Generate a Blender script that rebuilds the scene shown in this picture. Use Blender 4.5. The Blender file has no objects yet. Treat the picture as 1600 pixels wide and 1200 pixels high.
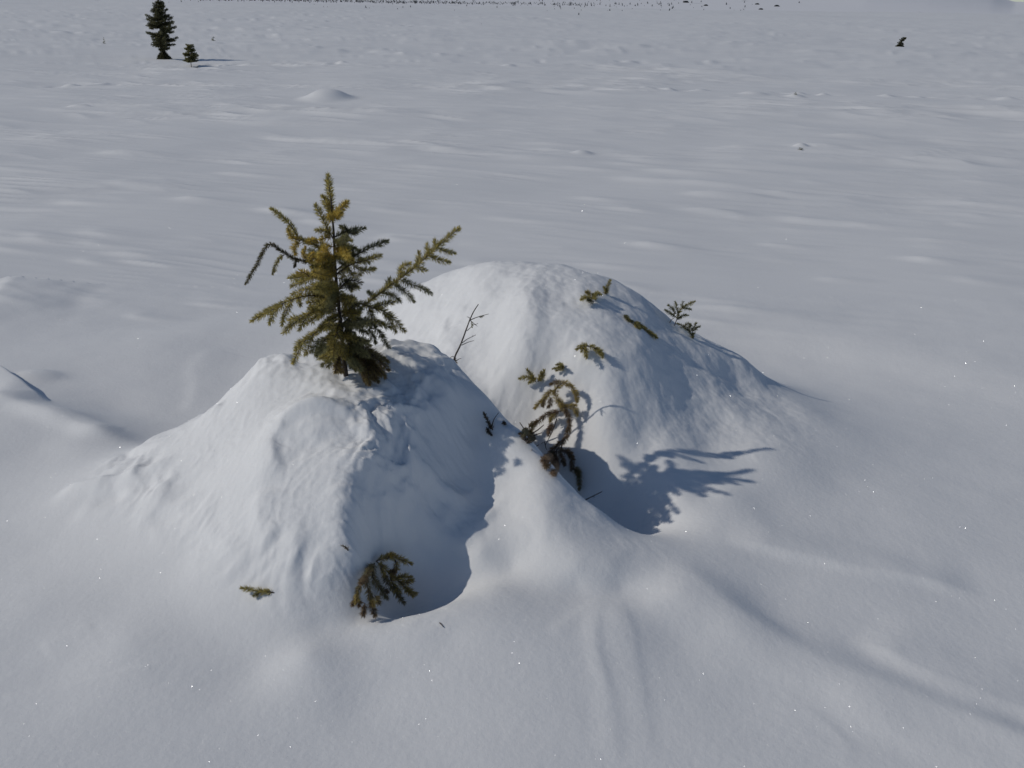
import bpy, math, random
import numpy as np
from mathutils import Vector, Matrix

# ------------------------------------------------------------------ camera, world, sun, exposure
S = bpy.context.scene
C = S.collection
FPX = 1556.0                      # focal length in photo pixels (1600 wide)
PITCH = math.atan(592 / FPX)
ROLL = 0.0152
CAMH = 1.6
Fw = np.array([0, math.cos(PITCH), -math.sin(PITCH)])
R0 = np.array([1.0, 0, 0])
U0 = np.array([0, math.sin(PITCH), math.cos(PITCH)])
Rt = R0 * math.cos(ROLL) + U0 * math.sin(ROLL)
Up = U0 * math.cos(ROLL) - R0 * math.sin(ROLL)
cam = bpy.data.cameras.new('camera'); co = bpy.data.objects.new('camera', cam); C.objects.link(co)
M = Matrix(((Rt[0], Up[0], -Fw[0], 0), (Rt[1], Up[1], -Fw[1], 0), (Rt[2], Up[2], -Fw[2], CAMH), (0, 0, 0, 1)))
co.matrix_world = M
cam.sensor_width = 36; cam.lens = 36 * FPX / 1600; cam.clip_start = .05; cam.clip_end = 20000
S.camera = co

SUN_EL, SUN_AZ = math.radians(35.8), math.radians(5.0)   # light comes from the left (-x), AZ = how far it travels away from the viewer
W = bpy.data.worlds.new('World'); S.world = W; W.use_nodes = True
nt = W.node_tree; nt.nodes.clear()
sky = nt.nodes.new('ShaderNodeTexSky'); sky.sky_type = 'NISHITA'; sky.sun_disc = False
sky.sun_elevation = SUN_EL; sky.sun_rotation = math.radians(-95); sky.altitude = 1200
sky.air_density = .8; sky.dust_density = .2; sky.ozone_density = 1.5
bg = nt.nodes.new('ShaderNodeBackground'); bg.inputs[1].default_value = .115
wo = nt.nodes.new('ShaderNodeOutputWorld')
nt.links.new(sky.outputs[0], bg.inputs[0]); nt.links.new(bg.outputs[0], wo.inputs[0])
sl = bpy.data.lights.new('sun', 'SUN'); sl.energy = 3.2; sl.angle = math.radians(.53); sl.color = (1, .945, .87)
so = bpy.data.objects.new('sun', sl); C.objects.link(so)
ld = Vector((math.cos(SUN_EL) * math.cos(SUN_AZ), math.cos(SUN_EL) * math.sin(SUN_AZ), -math.sin(SUN_EL)))
so.rotation_euler = ld.to_track_quat('-Z', 'Y').to_euler(); so.location = (-20, 0, 15)
S.view_settings.view_transform = 'Standard'; S.view_settings.look = 'None'
S.view_settings.gamma = 1; S.view_settings.use_curve_mapping = False
S.view_settings.exposure = -.95

# ------------------------------------------------------------------ pixel <-> place
O = np.array([0, 0, CAMH])
def ray(px, py):
    u = (px - 800) / FPX; v = (py - 600) / FPX
    return Fw + u * Rt - v * Up
def on_z(px, py, z):
    d = ray(px, py); t = (z - CAMH) / d[2]; return O + d * t
def on_y(px, py, y):
    d = ray(px, py); return O + d * (y / d[1])

# ------------------------------------------------------------------ noise
def _h(i, j, s):
    n = (i.astype(np.int64) * 374761393 + j.astype(np.int64) * 668265263 + s * 974711) & 0xffffffff
    n = ((n ^ (n >> 13)) * 1274126177) & 0xffffffff
    return (n ^ (n >> 16)) & 0xffff
def pn(x, y, s=0):
    i = np.floor(x); j = np.floor(y); fx = x - i; fy = y - j
    i = i.astype(np.int64); j = j.astype(np.int64)
    w = lambda t: t * t * t * (t * (t * 6 - 15) + 10)
    def g(a, b):
        an = _h(i + a, j + b, s) * (2 * math.pi / 65536)
        return np.cos(an) * (fx - a) + np.sin(an) * (fy - b)
    u, v = w(fx), w(fy)
    return ((g(0, 0) * (1 - u) + g(1, 0) * u) * (1 - v) + (g(0, 1) * (1 - u) + g(1, 1) * u) * v) * 1.6
def fbm(x, y, s, o=3):
    r = 0; a = 1
    for k in range(o):
        r = r + a * pn(x * 2 ** k, y * 2 ** k, s + k * 7); a *= .5
    return r
def ss(a, b, x):
    t = np.clip((x - a) / (b - a), 0, 1); return t * t * (3 - 2 * t)

# ------------------------------------------------------------------ the two snow mounds: control heights
# (px, py, 'z' height | 'y' depth, value)
CP = [
 # front mound, upper outline
 (640,533,'y',3.18),(612,537,'y',3.18),(675,543,'y',3.17),(712,570,'y',3.14),(760,620,'y',3.07),(805,668,'y',2.96),(850,720,'y',2.87),(895,768,'y',2.79),
 (930,793,'y',2.76),(980,830,'y',2.71),(1040,850,'y',2.67),
 (560,562,'y',3.14),(500,556,'y',3.16),(440,552,'y',3.16),(400,572,'y',3.16),(365,603,'y',3.16),(330,637,'y',3.15),(290,662,'y',3.15),(240,690,'y',3.13),(170,725,'y',3.1),(100,757,'y',3.05),
 # hidden back side and the trough between the mounds
 (0,0,'w',(-.33,3.34,.38)),(0,0,'w',(-.75,3.45,.32)),(0,0,'w',(-.75,3.75,.06)),(0,0,'w',(-.95,3.5,.16)),(0,0,'w',(-.95,3.75,.03)),(0,0,'w',(-.6,3.85,.10)),(0,0,'w',(-1.3,3.5,.0)),
 (0,0,'w',(-.3,3.52,.27)),(0,0,'w',(-.14,3.40,.21)),(0,0,'w',(0,3.28,.09)),(0,0,'w',(.12,3.17,.0)),(0,0,'w',(.24,3.06,-.05)),(0,0,'w',(.36,2.95,-.07)),
 # lit left-front face
 (440,620,'z',.42),(400,700,'z',.33),(340,720,'z',.25),(300,780,'z',.17),(250,760,'z',.15),(200,780,'z',.10),(150,800,'z',.06),(110,790,'z',.05),
 (400,800,'z',.225),(450,850,'z',.19),(300,850,'z',.10),(200,900,'z',.03),(400,900,'z',.11),(300,950,'z',.035),(400,970,'z',.05),(480,1020,'z',.045),(440,700,'z',.35),
 # hollow rim
 (580,976,'z',.045),(640,962,'z',.05),(700,944,'z',.055),(770,918,'z',.06),(850,904,'z',.065),(900,916,'z',.055),(900,884,'z',.095),(955,884,'z',.09),(1005,897,'z',.068),(970,917,'z',.05),
 (580,1010,'z',.035),(700,1000,'z',.05),(850,960,'z',.06),(960,960,'z',.06),(700,1080,'z',.02),(900,1050,'z',.035),(1060,930,'z',.06),(1060,1000,'z',.03),(560,1100,'z',.0),(400,1050,'z',.005),
 # back mound outline
 (600,487,'y',4.7),(620,470,'y',4.62),(660,441,'y',4.5),(720,421,'y',4.33),(770,414,'y',4.2),(830,411,'y',4.16),(890,417,'y',4.13),(940,431,'y',4.1),(1000,459,'y',4.04),(1050,503,'y',3.98),
 (1080,526,'y',3.94),(1115,547,'y',3.92),(1160,562,'y',3.95),
 (0,0,'w',(0,4.6,.34)),(0,0,'w',(.35,4.5,.32)),(0,0,'w',(.7,4.35,.13)),(0,0,'w',(0,5.0,.05)),(0,0,'w',(.4,4.95,.03)),(0,0,'w',(.8,4.7,.0)),(0,0,'w',(1.05,4.3,.03)),(0,0,'w',(-.4,5.1,.10)),(0,0,'w',(-.8,4.7,.08)),
 # right foot and the level snow beyond
 (1100,820,'z',.05),(1100,770,'z',.06),(1100,700,'z',.10),(1100,650,'z',.155),(1100,600,'z',.225),(1140,630,'z',.175),(1160,650,'z',.14),(1150,595,'z',.165),(1130,770,'z',.075),(1200,700,'z',.105),(1200,600,'z',.125),(1260,640,'z',.085),
 (1200,800,'z',.045),(1300,750,'z',.04),(1300,650,'z',.05),(1400,700,'z',.02),(1400,800,'z',.02),
 # left foreground drift and hollow beyond
 (0,640,'z',.06),(80,650,'z',.06),(150,675,'z',.05),(60,700,'z',.03),(180,640,'z',-.02),(250,620,'z',-.02),(100,600,'z',.0),(320,600,'z',-.02),(400,540,'z',.02),(250,540,'z',.03),(450,500,'z',.05),(540,480,'z',.08),
 (60,850,'z',.0),(60,950,'z',.0),(200,1000,'z',.02),(100,1050,'z',-.01),(300,1080,'z',.0),
 (1200,930,'z',.02),(1150,1050,'z',.01),(1400,1000,'z',.0),(1300,880,'z',.025),(1000,1150,'z',.0),(1500,900,'z',.0),
]
# profiles: photo column -> (row, distance along the ground) from the near foot to the crest
COLS = {
 500: [(980,2.25),(900,2.36),(820,2.46),(760,2.56),(700,2.68),(640,2.82),(600,2.96)],
 560: [(965,2.30),(920,2.36),(860,2.42),(800,2.50),(740,2.59),(690,2.70),(640,2.83),(600,2.97)],
 606: [(962,2.42),(940,2.45),(900,2.50),(850,2.55),(800,2.59),(760,2.62),(718,2.665),(680,2.74),(640,2.83),(590,2.99)],
 650: [(948,2.47),(930,2.50),(900,2.54),(860,2.585),(800,2.66),(740,2.74),(690,2.81),(665,2.85),(640,2.90),(600,3.0),(570,3.09)],
 700: [(930,2.50),(900,2.55),(860,2.61),(800,2.70),(740,2.81),(690,2.89),(650,2.95),(612,3.01),(580,3.08)],
 750: [(905,2.53),(890,2.53),(860,2.58),(800,2.73),(740,2.87),(690,2.96),(650,3.02)],
 800: [(884,2.55),(840,2.62),(800,2.71),(740,2.85),(700,2.91)],
 850: [(880,2.52),(840,2.59),(790,2.69),(750,2.79)],
 900: [(830,2.62),(795,2.72)],
 950: [(840,2.63)], 1000: [(860,2.60)],
 700.1: [(550,3.76),(530,3.85),(500,4.0),(460,4.18)],
 740: [(585,3.62),(560,3.69),(520,3.81),(480,3.95),(440,4.1)],
 780.1: [(625,3.5),(600,3.54),(560,3.62),(520,3.72),(480,3.85),(440,4.03)],
 820: [(680,3.4),(650,3.45),(620,3.49),(580,3.53),(540,3.59),(500,3.68),(460,3.82)],
 860: [(730,3.28),(700,3.33),(660,3.4),(620,3.46),(580,3.52),(540,3.59),(500,3.69),(460,3.85)],
 900.1: [(770,3.2),(740,3.24),(700,3.29),(660,3.36),(620,3.42),(580,3.48),(540,3.56),(500,3.67),(460,3.83)],
 950.1: [(790,3.12),(760,3.15),(720,3.2),(680,3.26),(640,3.33),(600,3.41),(560,3.5),(520,3.62),(480,3.8)],
 1000.1: [(825,3.0),(800,3.04),(760,3.10),(720,3.19),(680,3.29),(640,3.37),(600,3.45),(560,3.55),(520,3.7),(485,3.9)],
 1050: [(825,2.86),(790,2.96),(750,3.08),(700,3.24),(650,3.40),(600,3.55),(560,3.69),(530,3.84)],
}
P = []
for a, b, k, v in CP:
    P.append(on_z(a, b, v) if k == 'z' else on_y(a, b, v) if k == 'y' else np.array(v))
for px, l in COLS.items():
    for py, y in l: P.append(on_y(px, py, y))
for k in range(22):                          # level snow all around
    an = 2 * math.pi * k / 22; P.append(np.array([-.1 + 3.0 * math.cos(an), 3.35 + 2.3 * math.sin(an), 0]))
for k in range(14):
    P.append(np.array([-1.6 + k * .25, 1.35, 0]))
P = np.array(P)
def _k(d2): return .5 * d2 * np.log(d2 + 1e-9)
n = len(P)
A = np.zeros((n + 3, n + 3)); D2 = ((P[:, None, :2] - P[None, :, :2]) ** 2).sum(-1)
A[:n, :n] = _k(D2) + np.eye(n) * .0012
A[:n, n] = 1; A[:n, n + 1:] = P[:, :2]; A[n, :n] = 1; A[n + 1:, :n] = P[:, :2].T
Wt = np.linalg.solve(A, np.concatenate([P[:, 2], np.zeros(3)]))
def rbf(x, y):
    out = np.zeros(x.shape)
    for s in range(0, len(x), 20000):
        e = slice(s, s + 20000); xx, yy = x[e], y[e]
        d2 = (xx[:, None] - P[None, :, 0]) ** 2 + (yy[:, None] - P[None, :, 1]) ** 2
        out[e] = _k(d2) @ Wt[:n] + Wt[n] + Wt[n + 1] * xx + Wt[n + 2] * yy
    e = np.sqrt(((x + .1) / 3.0) ** 2 + ((y - 3.35) / 2.3) ** 2)
    return out * (1 - ss(.8, 1.02, e))
# wind drawn creases and small drifts: polyline in the photo, height, width before / behind (m)
STROKES = [
 ([(1020,872),(1080,905),(1120,945),(1180,995),(1280,1045),(1420,1100),(1600,1165),(1800,1240)], .024, .15, .085),
 ([(1130,842),(1220,862),(1320,884),(1430,905),(1540,925)], .015, .035, .12),
 ([(960,930),(985,985),(1000,1060),(1012,1200)], .0024, .05, .02),
 ([(935,940),(925,1000),(955,1090),(960,1200)], .003, .03, .02),
 ([(860,1000),(900,960),(950,935)], .002, .03, .02),
 ([(1330,990),(1450,1050),(1600,1110),(1800,1180)], .014, .05, .14),
 ([(-40,622),(40,640),(100,655),(150,680),(230,690)], .030, .05, .10),
 ([(-10,575),(20,600),(72,634)], .045, .15, .022), ([(-60,530),(30,460),(90,400),(110,340)], .035, .30, .16),
 ([(-60,450),(10,430),(42,375)], .007, .05, .05),
 ([(-60,430),(-5,405),(22,365)], .007, .05, .05),
 ([(-60,500),(30,450),(56,392)], .007, .05, .05),
 ([(280,650),(300,640),(312,605),(306,575),(330,548),(350,540)], .006, .14, .05),
 ([(95,765),(130,765),(210,745),(280,715)], .022, .05, .03),
 ([(110,800),(180,800),(250,770),(300,745)], .010, .05, .04),
 ([(60,1015),(110,992),(150,974)], .002, .07, .03),
 ([(-20,1090),(90,1078),(200,1050),(260,1035)], .002, .05, .012),
 ([(1110,543),(1150,553),(1205,566),(1300,600)], .001, .06, .02),
 ([(1250,1105),(1300,1140),(1330,1170),(1310,1200)], .0015, .02, .02),
 ([(435,760),(415,700),(450,655),(520,640),(590,655)], .022, .03, .05),
 ([(420,860),(400,800),(415,760)], .014, .05, .03),
 ([(640,850),(630,800),(650,760),(700,730)], .006, .02, .04),
 ([(690,830),(700,790),(750,760)], .006, .02, .03), ([(620,780),(660,745),(720,715)], .005, .02, .03), ([(710,870),(740,830),(770,790)], .008, .02, .03),
 ([(690,530),(695,500),(730,485)], .012, .02, .03),
]
SEG = []
for pts, a, w1, w2 in STROKES:
    g = np.array([on_z(px, py, 0.0) if py > 0 else 0 for px, py in pts])
    SEG.append((g, a, w1, w2))
def rbf_ray(px, py):                         # first hit of the ray with the smooth mounds
    t = np.linspace(1.2, 9, 500); d = ray(px, py); q = O + t[:, None] * d
    f = q[:, 2] - rbf(q[:, 0], q[:, 1]); i = np.argmax(f < 0)
    if i == 0: return on_z(px, py, 0)
    k = f[i - 1] / (f[i - 1] - f[i]); return q[i - 1] + (q[i] - q[i - 1]) * k
def round_off(p):
    for _ in range(3):                       # corner cutting, ends kept
        q = np.empty((2 * len(p) - 2, 2)); q[0::2] = .75 * p[:-1] + .25 * p[1:]; q[1::2] = .25 * p[:-1] + .75 * p[1:]; p = np.vstack([p[:1], q, p[-1:]])
    return p
SEG = [(round_off(np.array([rbf_ray(px, py) for px, py in pts])[:, :2]), a, w1, w2) for pts, a, w1, w2 in STROKES]
def strokes(x, y):
    out = np.zeros(x.shape)
    for g, a, w1, w2 in SEG:
        m = 3 * max(w1, w2)
        sel = np.where((x > g[:, 0].min() - m) & (x < g[:, 0].max() + m) & (y > g[:, 1].min() - m) & (y < g[:, 1].max() + m))[0]
        if not len(sel): continue
        X, Y = x[sel], y[sel]; best = np.full(X.shape, 1e9); sg = np.zeros(X.shape); al = np.zeros(X.shape)
        L = np.concatenate([[0], np.cumsum(np.hypot(*np.diff(g, axis=0).T))])
        for k in range(len(g) - 1):
            d = g[k + 1] - g[k]; l2 = d @ d
            t = np.clip(((X - g[k, 0]) * d[0] + (Y - g[k, 1]) * d[1]) / l2, 0, 1)
            dx, dy = X - g[k, 0] - t * d[0], Y - g[k, 1] - t * d[1]; dd = np.hypot(dx, dy)
            c = dd < best
            best[c] = dd[c]; sg[c] = (d[0] * dy - d[1] * dx)[c]; al[c] = ((L[k] + t * math.sqrt(l2)) / L[-1])[c]
        wob = 1 + .25 * pn(X * 6, Y * 6, 5)
        w = np.where(sg < 0, w1, w2) * wob
        fade = ss(0, .18, al) * (1 - ss(.8, 1, al)) * (1 + .3 * pn(X * 4, Y * 4, 9))
        out[sel] += a * fade * np.exp(-(best / w) ** 2)
    return out
# small snow cones and lumps out on the plain (photo px, radius, height)
LUMPS = [(512,150,.46,.17,.6), (252,91,.75,.22,.5), (1250,233,.10,.04,.1), (910,240,.13,.035,.1), (1178,145,.30,.05,.3), (1243,148,.2,.05,.25), (1385,147,.2,.045,.25), (1108,8,8,.5,8), (795,104,.2,.05,.3),
         (690,98,.2,.05,.3), (1105,58,.3,.08,.5), (125,165,.25,.06,.12), (990,102,.2,.05,.1), (60,590,.12,.02,.08)]
TR = [(on_z(a, b, 0)[:2], on_z(c, d, 0)[:2]) for a, b, c, d in [(-150,124,255,127),(312,102,1150,94),(1000,136,1700,152)]]   # old animal tracks
LP = [(on_z(a, b, 0), r, h, ry) for a, b, r, h, ry in LUMPS]
_g = np.random.default_rng(31); STK = []
for _ in range(130):                        # short wind streaks on the crust
    p_ = on_z(_g.uniform(-100, 1700), _g.uniform(215, 500), 0); k_ = math.hypot(p_[0], p_[1])
    if abs(p_[0] + .1) < 1.6 and p_[1] < 5.2: continue
    STK.append((p_, _g.uniform(.03, .06) * k_, _g.uniform(.0045, .008) * k_, _g.uniform(.0012, .0028) * k_, _g.uniform(.05, .3)))
def height(x, y, detail=True):
    r = np.hypot(x, y); hb = np.zeros(x.shape)
    near = np.where((abs(x + .1) < 3.1) & (abs(y - 3.35) < 2.4))[0]
    if len(near): hb[near] = rbf(x[near], y[near])
    z = hb.copy()
    z += .035 * pn(x / 2.3, y / 2.3, 3) * ss(4.6, 7.5, r)
    z += .16 * pn(x / 14, y / 14, 4) * ss(9, 30, r)
    z += 1.2 * pn(x / 90, y / 90, 6) * ss(60, 200, r)
    cr = np.cos(.22); sr = np.sin(.22)
    s = x * cr - y * sr; t = x * sr + y * cr
    wx = .35 * pn(x / .9, y / .9, 21)
    patch = ss(-.15, .45, pn(x / 1.7, y / 1.1, 12)); patch2 = ss(.0, .5, pn(x / 7, y / 5, 13))
    rip = (1 - np.abs(pn(s / .75, t / .16 + wx, 11)) * 2)
    z += .006 * rip * patch * ss(4.2, 6.5, r) * (1 - ss(22, 40, r))
    z += .0022 * pn(s / .5, t / .09 + wx, 31) * ss(4.5, 7, r) * (1 - ss(14, 22, r))
    z += .013 * (1 - np.abs(pn(s / 1.0, t / .2 + 1.4 * wx, 17)) * 2) * ss(-.05, .35, pn(x / 4, y / 1.6, 18)) * ss(6, 10, r) * (1 - ss(45, 90, r))
    z += .05 * (1 - np.abs(pn(s / 2.6, t / .75 + wx, 15)) * 2) * (.25 + patch2) * ss(7, 16, r) * (1 - ss(120, 260, r))
    for p_, ra, rb, hh_, an_ in STK:
        k = (np.abs(x - p_[0]) < 2 * ra) & (np.abs(y - p_[1]) < 2 * ra)
        if k.any():
            dx_, dy_ = x[k] - p_[0], y[k] - p_[1]; a_ = dx_ * math.cos(an_) - dy_ * math.sin(an_); b_ = dx_ * math.sin(an_) + dy_ * math.cos(an_) + .25 * rb * np.sin(a_ / ra * 3)
            e_ = a_ / ra; prof_ = np.where(b_ < 0, np.exp(-(b_ / rb) ** 2), np.exp(-(b_ / (2.5 * rb)) ** 2))
            z[k] += hh_ * prof_ * np.exp(-np.where(e_ < 0, e_ * 2.2, e_) ** 2)
    for ta, tb in TR:
        d = tb - ta; L_ = math.hypot(*d); d = d / L_; sx = (x - ta[0]) * d[0] + (y - ta[1]) * d[1]; dy_ = -(x - ta[0]) * d[1] + (y - ta[1]) * d[0]
        k = (np.abs(dy_) < 1.5) & (sx > 0) & (sx < L_)
        if k.any():
            a_, b_ = sx[k], dy_[k]; ph = 2 * math.pi * a_ / .62 + 2.5 * pn(a_ / 1.5, b_ * 0, 97)
            z[k] += .04 * np.sin(ph) * np.exp(-((b_ - .12 * np.sin(ph / 2) - .3 * pn(a_ / 4, b_ * 0, 98)) / .2) ** 2) * ss(-.2, .2, pn(a_ / 1.4, b_ * 0, 99))
    for p, rr, h, ry in LP:
        q = np.sqrt(((x - p[0]) / rr) ** 2 + ((y - p[1]) / ry) ** 2)
        z += h * np.exp(-(q * 1.2) ** 3)
    if len(near) and detail:
        X, Y = x[near], y[near]; st = strokes(X, Y)
        z[near] += st
        m = ss(.04, .16, hb[near])
        front = (1 - ss(3.1, 3.4, Y)) * m; back = m * ss(3.1, 3.4, Y)
        wxx = .5 * pn(X / .2, Y / .2, 41)
        # melted, crusted face of the front mound
        z[near] += front * (1 - .8 * ss(-.25, -.1, X)) * (.021 * fbm(X / .16 + wxx, Y / .16, 42, 3) * ss(-.3, .4, pn(X / .35, Y / .35, 44) + .25))
        rough = ss(-.55, -.40, X) * (1 - ss(-.2, -.08, X))
        z[near] += front * rough * .02 * fbm(X / .11 + 1.5 * wxx, Y / .09 - wxx, 48, 4)
        z[near] += front * (1 - ss(-.35, -.2, X)) * .0035 * (1 - np.abs(pn(X / .07 + wxx, Y / .05, 46)) * 2) * ss(.0, .4, pn(X / .3, Y / .3, 47))
        left = 1 - ss(-.35, -.2, X)
        crust = np.clip(1 - np.abs(pn(X / .05 + 3.5 * wxx, Y / .06 + 2 * wxx, 91)) * 2.6, 0, 1) * ss(.0, .35, pn(X / .22, Y / .2, 92) + .1)
        z[near] += (front * left * .002 + back * .002 * (1 - ss(.1, .4, X))) * crust + (front * (.3 + .7 * left) + back) * .0012 * fbm(X / .02, Y / .02, 94, 2)
        z[near] += back * (.008 * fbm(X / .15, Y / .15, 52, 3))
        z[near] += (1 - m) * .0035 * fbm(X / .5, Y / .35, 61, 3)
        z[near] += .0003 * fbm(X / .03, Y / .03, 71, 2)
    return z
# mountains: angular height over the azimuth
def hill(x, y):
    r = np.hypot(x, y); az = np.degrees(np.arctan2(x, y))
    el = np.interp(az, [-180, -60, -30, -10, 5, 12, 18, 21, 23.0, 23.9, 24.4, 24.9, 25.5, 27, 32, 60, 180],
                   [2.2, 2.5, 2.4, 2.6, 2.3, 2.0, 1.7, 1.25, .86, .70, .56, .45, .45, .50, 1.0, 2.0, 2.2])
    prof = .75 * ss(850, 3600, r) + .25 * ss(850, 1700, r)
    top = 4200 * np.radians(el)
    z = -3 + top * prof + prof * (26 * fbm(x / 700, y / 700, 81, 4) * ss(1000, 2200, r) + 5 * fbm(x / 160, y / 160, 85, 2)) * np.clip(el / 1.6, .12, 1)
    return z

def surf(px, py, lift=0.0, far=False):
    d = ray(px, py)
    t = (np.geomspace(400, 5200, 500) if py < 24 else np.geomspace(6, 900, 1500)) if far else np.linspace(1.2, 12, 2400)
    q = O + t[:, None] * d
    h = height(q[:, 0], q[:, 1])
    if far: h = np.maximum(h, hill(q[:, 0], q[:, 1]))
    f = q[:, 2] - h; i = int(np.argmax(f < 0))
    if i == 0: return on_z(px, py, 0)
    k = f[i - 1] / (f[i - 1] - f[i]); tt = t[i - 1] + (t[i] - t[i - 1]) * k
    return O + d * (tt - lift)

# ------------------------------------------------------------------ materials
def newmat(name):
    m = bpy.data.materials.new(name); m.use_nodes = True
    return m, m.node_tree, m.node_tree.nodes['Principled BSDF']
def mat_snow():
    m, t, b = newmat('snow'); N = t.nodes.new; L = t.links.new
    tc = N('ShaderNodeTexCoord')
    n1 = N('ShaderNodeTexNoise'); n1.inputs['Scale'].default_value = .9; n1.inputs['Detail'].default_value = 5
    cr = N('ShaderNodeValToRGB'); cr.color_ramp.elements[0].color = (.85, .853, .84, 1); cr.color_ramp.elements[1].color = (.89, .89, .872, 1)
    cr.color_ramp.elements[0].position = .35; cr.color_ramp.elements[1].position = .65
    L(tc.outputs['Object'], n1.inputs['Vector']); L(n1.outputs['Fac'], cr.inputs[0]); L(cr.outputs[0], b.inputs['Base Color'])
    b.inputs['Roughness'].default_value = .75; b.inputs['Specular IOR Level'].default_value = .25
    b.inputs['Subsurface Weight'].default_value = .0
    g = N('ShaderNodeTexNoise'); g.inputs['Scale'].default_value = 420; g.inputs['Detail'].default_value = 2
    g2 = N('ShaderNodeTexNoise'); g2.inputs['Scale'].default_value = 85; g2.inputs['Detail'].default_value = 3
    L(tc.outputs['Object'], g.inputs['Vector']); L(tc.outputs['Object'], g2.inputs['Vector'])
    b1 = N('ShaderNodeBump'); b1.inputs['Strength'].default_value = .35; b1.inputs['Distance'].default_value = .0012
    b2 = N('ShaderNodeBump'); b2.inputs['Strength'].default_value = .3; b2.inputs['Distance'].default_value = .003
    L(g2.outputs['Fac'], b2.inputs['Height']); L(g.outputs['Fac'], b1.inputs['Height']); L(b2.outputs[0], b1.inputs['Normal']); L(b1.outputs[0], b.inputs['Normal'])
    return m
def mat_hill():
    m, t, b = newmat('hill_snow'); N = t.nodes.new; L = t.links.new
    tc = N('ShaderNodeTexCoord'); n1 = N('ShaderNodeTexNoise'); n1.inputs['Scale'].default_value = .012; n1.inputs['Detail'].default_value = 8; n1.inputs['Roughness'].default_value = .62
    cr = N('ShaderNodeValToRGB'); e = cr.color_ramp.elements; e[0].position = .27; e[0].color = (.16, .165, .17, 1); e[1].position = .36; e[1].color = (.89, .89, .89, 1)
    L(tc.outputs['Object'], n1.inputs['Vector']); L(n1.outputs['Fac'], cr.inputs[0]); L(cr.outputs[0], b.inputs['Base Color'])
    b.inputs['Roughness'].default_value = .8; b.inputs['Specular IOR Level'].default_value = .2
    return m
def mat_attr(name, rough, spec=.3, noise=90):
    m, t, b = newmat(name); N = t.nodes.new; L = t.links.new
    a = N('ShaderNodeAttribute'); a.attribute_name = 'tint'
    tc = N('ShaderNodeTexCoord'); n1 = N('ShaderNodeTexNoise'); n1.inputs['Scale'].default_value = noise
    hs = N('ShaderNodeHueSaturation'); mr = N('ShaderNodeMapRange'); mr.inputs['To Min'].default_value = .7; mr.inputs['To Max'].default_value = 1.3
    L(tc.outputs['Object'], n1.inputs['Vector']); L(n1.outputs['Fac'], mr.inputs[0]); L(mr.outputs[0], hs.inputs['Value']); L(a.outputs['Color'], hs.inputs['Color']); L(hs.outputs[0], b.inputs['Base Color'])
    b.inputs['Roughness'].default_value = rough; b.inputs['Specular IOR Level'].default_value = spec
    return m
SNOW, HILL = mat_snow(), mat_hill()
NEEDLE = mat_attr('needles', .5, .35)
def translucent(m, f, gain):
    t = m.node_tree; b = t.nodes['Principled BSDF']; out = t.nodes['Material Output']; tr = t.nodes.new('ShaderNodeBsdfTranslucent'); mx = t.nodes.new('ShaderNodeMixShader')
    src = b.inputs['Base Color'].links[0].from_socket; hs = t.nodes.new('ShaderNodeHueSaturation'); hs.inputs['Value'].default_value = gain; t.links.new(src, hs.inputs['Color'])
    t.links.new(hs.outputs[0], tr.inputs[0]); mx.inputs[0].default_value = f; t.links.new(b.outputs[0], mx.inputs[1]); t.links.new(tr.outputs[0], mx.inputs[2]); t.links.new(mx.outputs[0], out.inputs[0])
translucent(NEEDLE, .45, 1.7); BARK = mat_attr('bark', .85, .2, 220)
def mat_ice():
    m, t, b = newmat('ice_glint'); b.inputs['Base Color'].default_value = (.9, .92, .95, 1); b.inputs['Metallic'].default_value = 1; b.inputs['Roughness'].default_value = .28
    n1 = t.nodes.new('ShaderNodeTexNoise'); n1.inputs['Scale'].default_value = 30; mr = t.nodes.new('ShaderNodeMapRange'); mr.inputs['To Min'].default_value = .22; mr.inputs['To Max'].default_value = .34
    t.links.new(n1.outputs['Fac'], mr.inputs[0]); t.links.new(mr.outputs[0], b.inputs['Roughness']); return m
ICE = mat_ice()

# ------------------------------------------------------------------ mesh helpers
def mesh_np(name, V, F, mat, smooth=False, col=None):
    me = bpy.data.meshes.new(name); V = np.asarray(V, dtype=np.float32); F = np.asarray(F, dtype=np.int32); k = F.shape[1]
    me.vertices.add(len(V)); me.vertices.foreach_set('co', V.ravel())
    me.loops.add(F.size); me.loops.foreach_set('vertex_index', F.ravel())
    me.polygons.add(len(F)); me.polygons.foreach_set('loop_start', np.arange(0, F.size, k, dtype=np.int32))
    me.polygons.foreach_set('use_smooth', np.full(len(F), smooth)); me.update(calc_edges=True)
    if col is not None:
        a = me.color_attributes.new('tint', 'FLOAT_COLOR', 'POINT')
        c = np.concatenate([np.asarray(col, dtype=np.float32), np.ones((len(V), 1), np.float32)], 1); a.data.foreach_set('color', c.ravel())
    me.materials.append(mat); return me
def link(name, me, parent=None, kind=None, loc=None):
    o = bpy.data.objects.new(name, me); C.objects.link(o)
    if parent is not None: o.parent = parent
    if kind: o['kind'] = kind
    if loc is not None: o.location = loc
    return o
def tag(o, label, cat, group=None):
    o['label'] = label; o['category'] = cat
    if group: o['group'] = group
    return o

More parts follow.
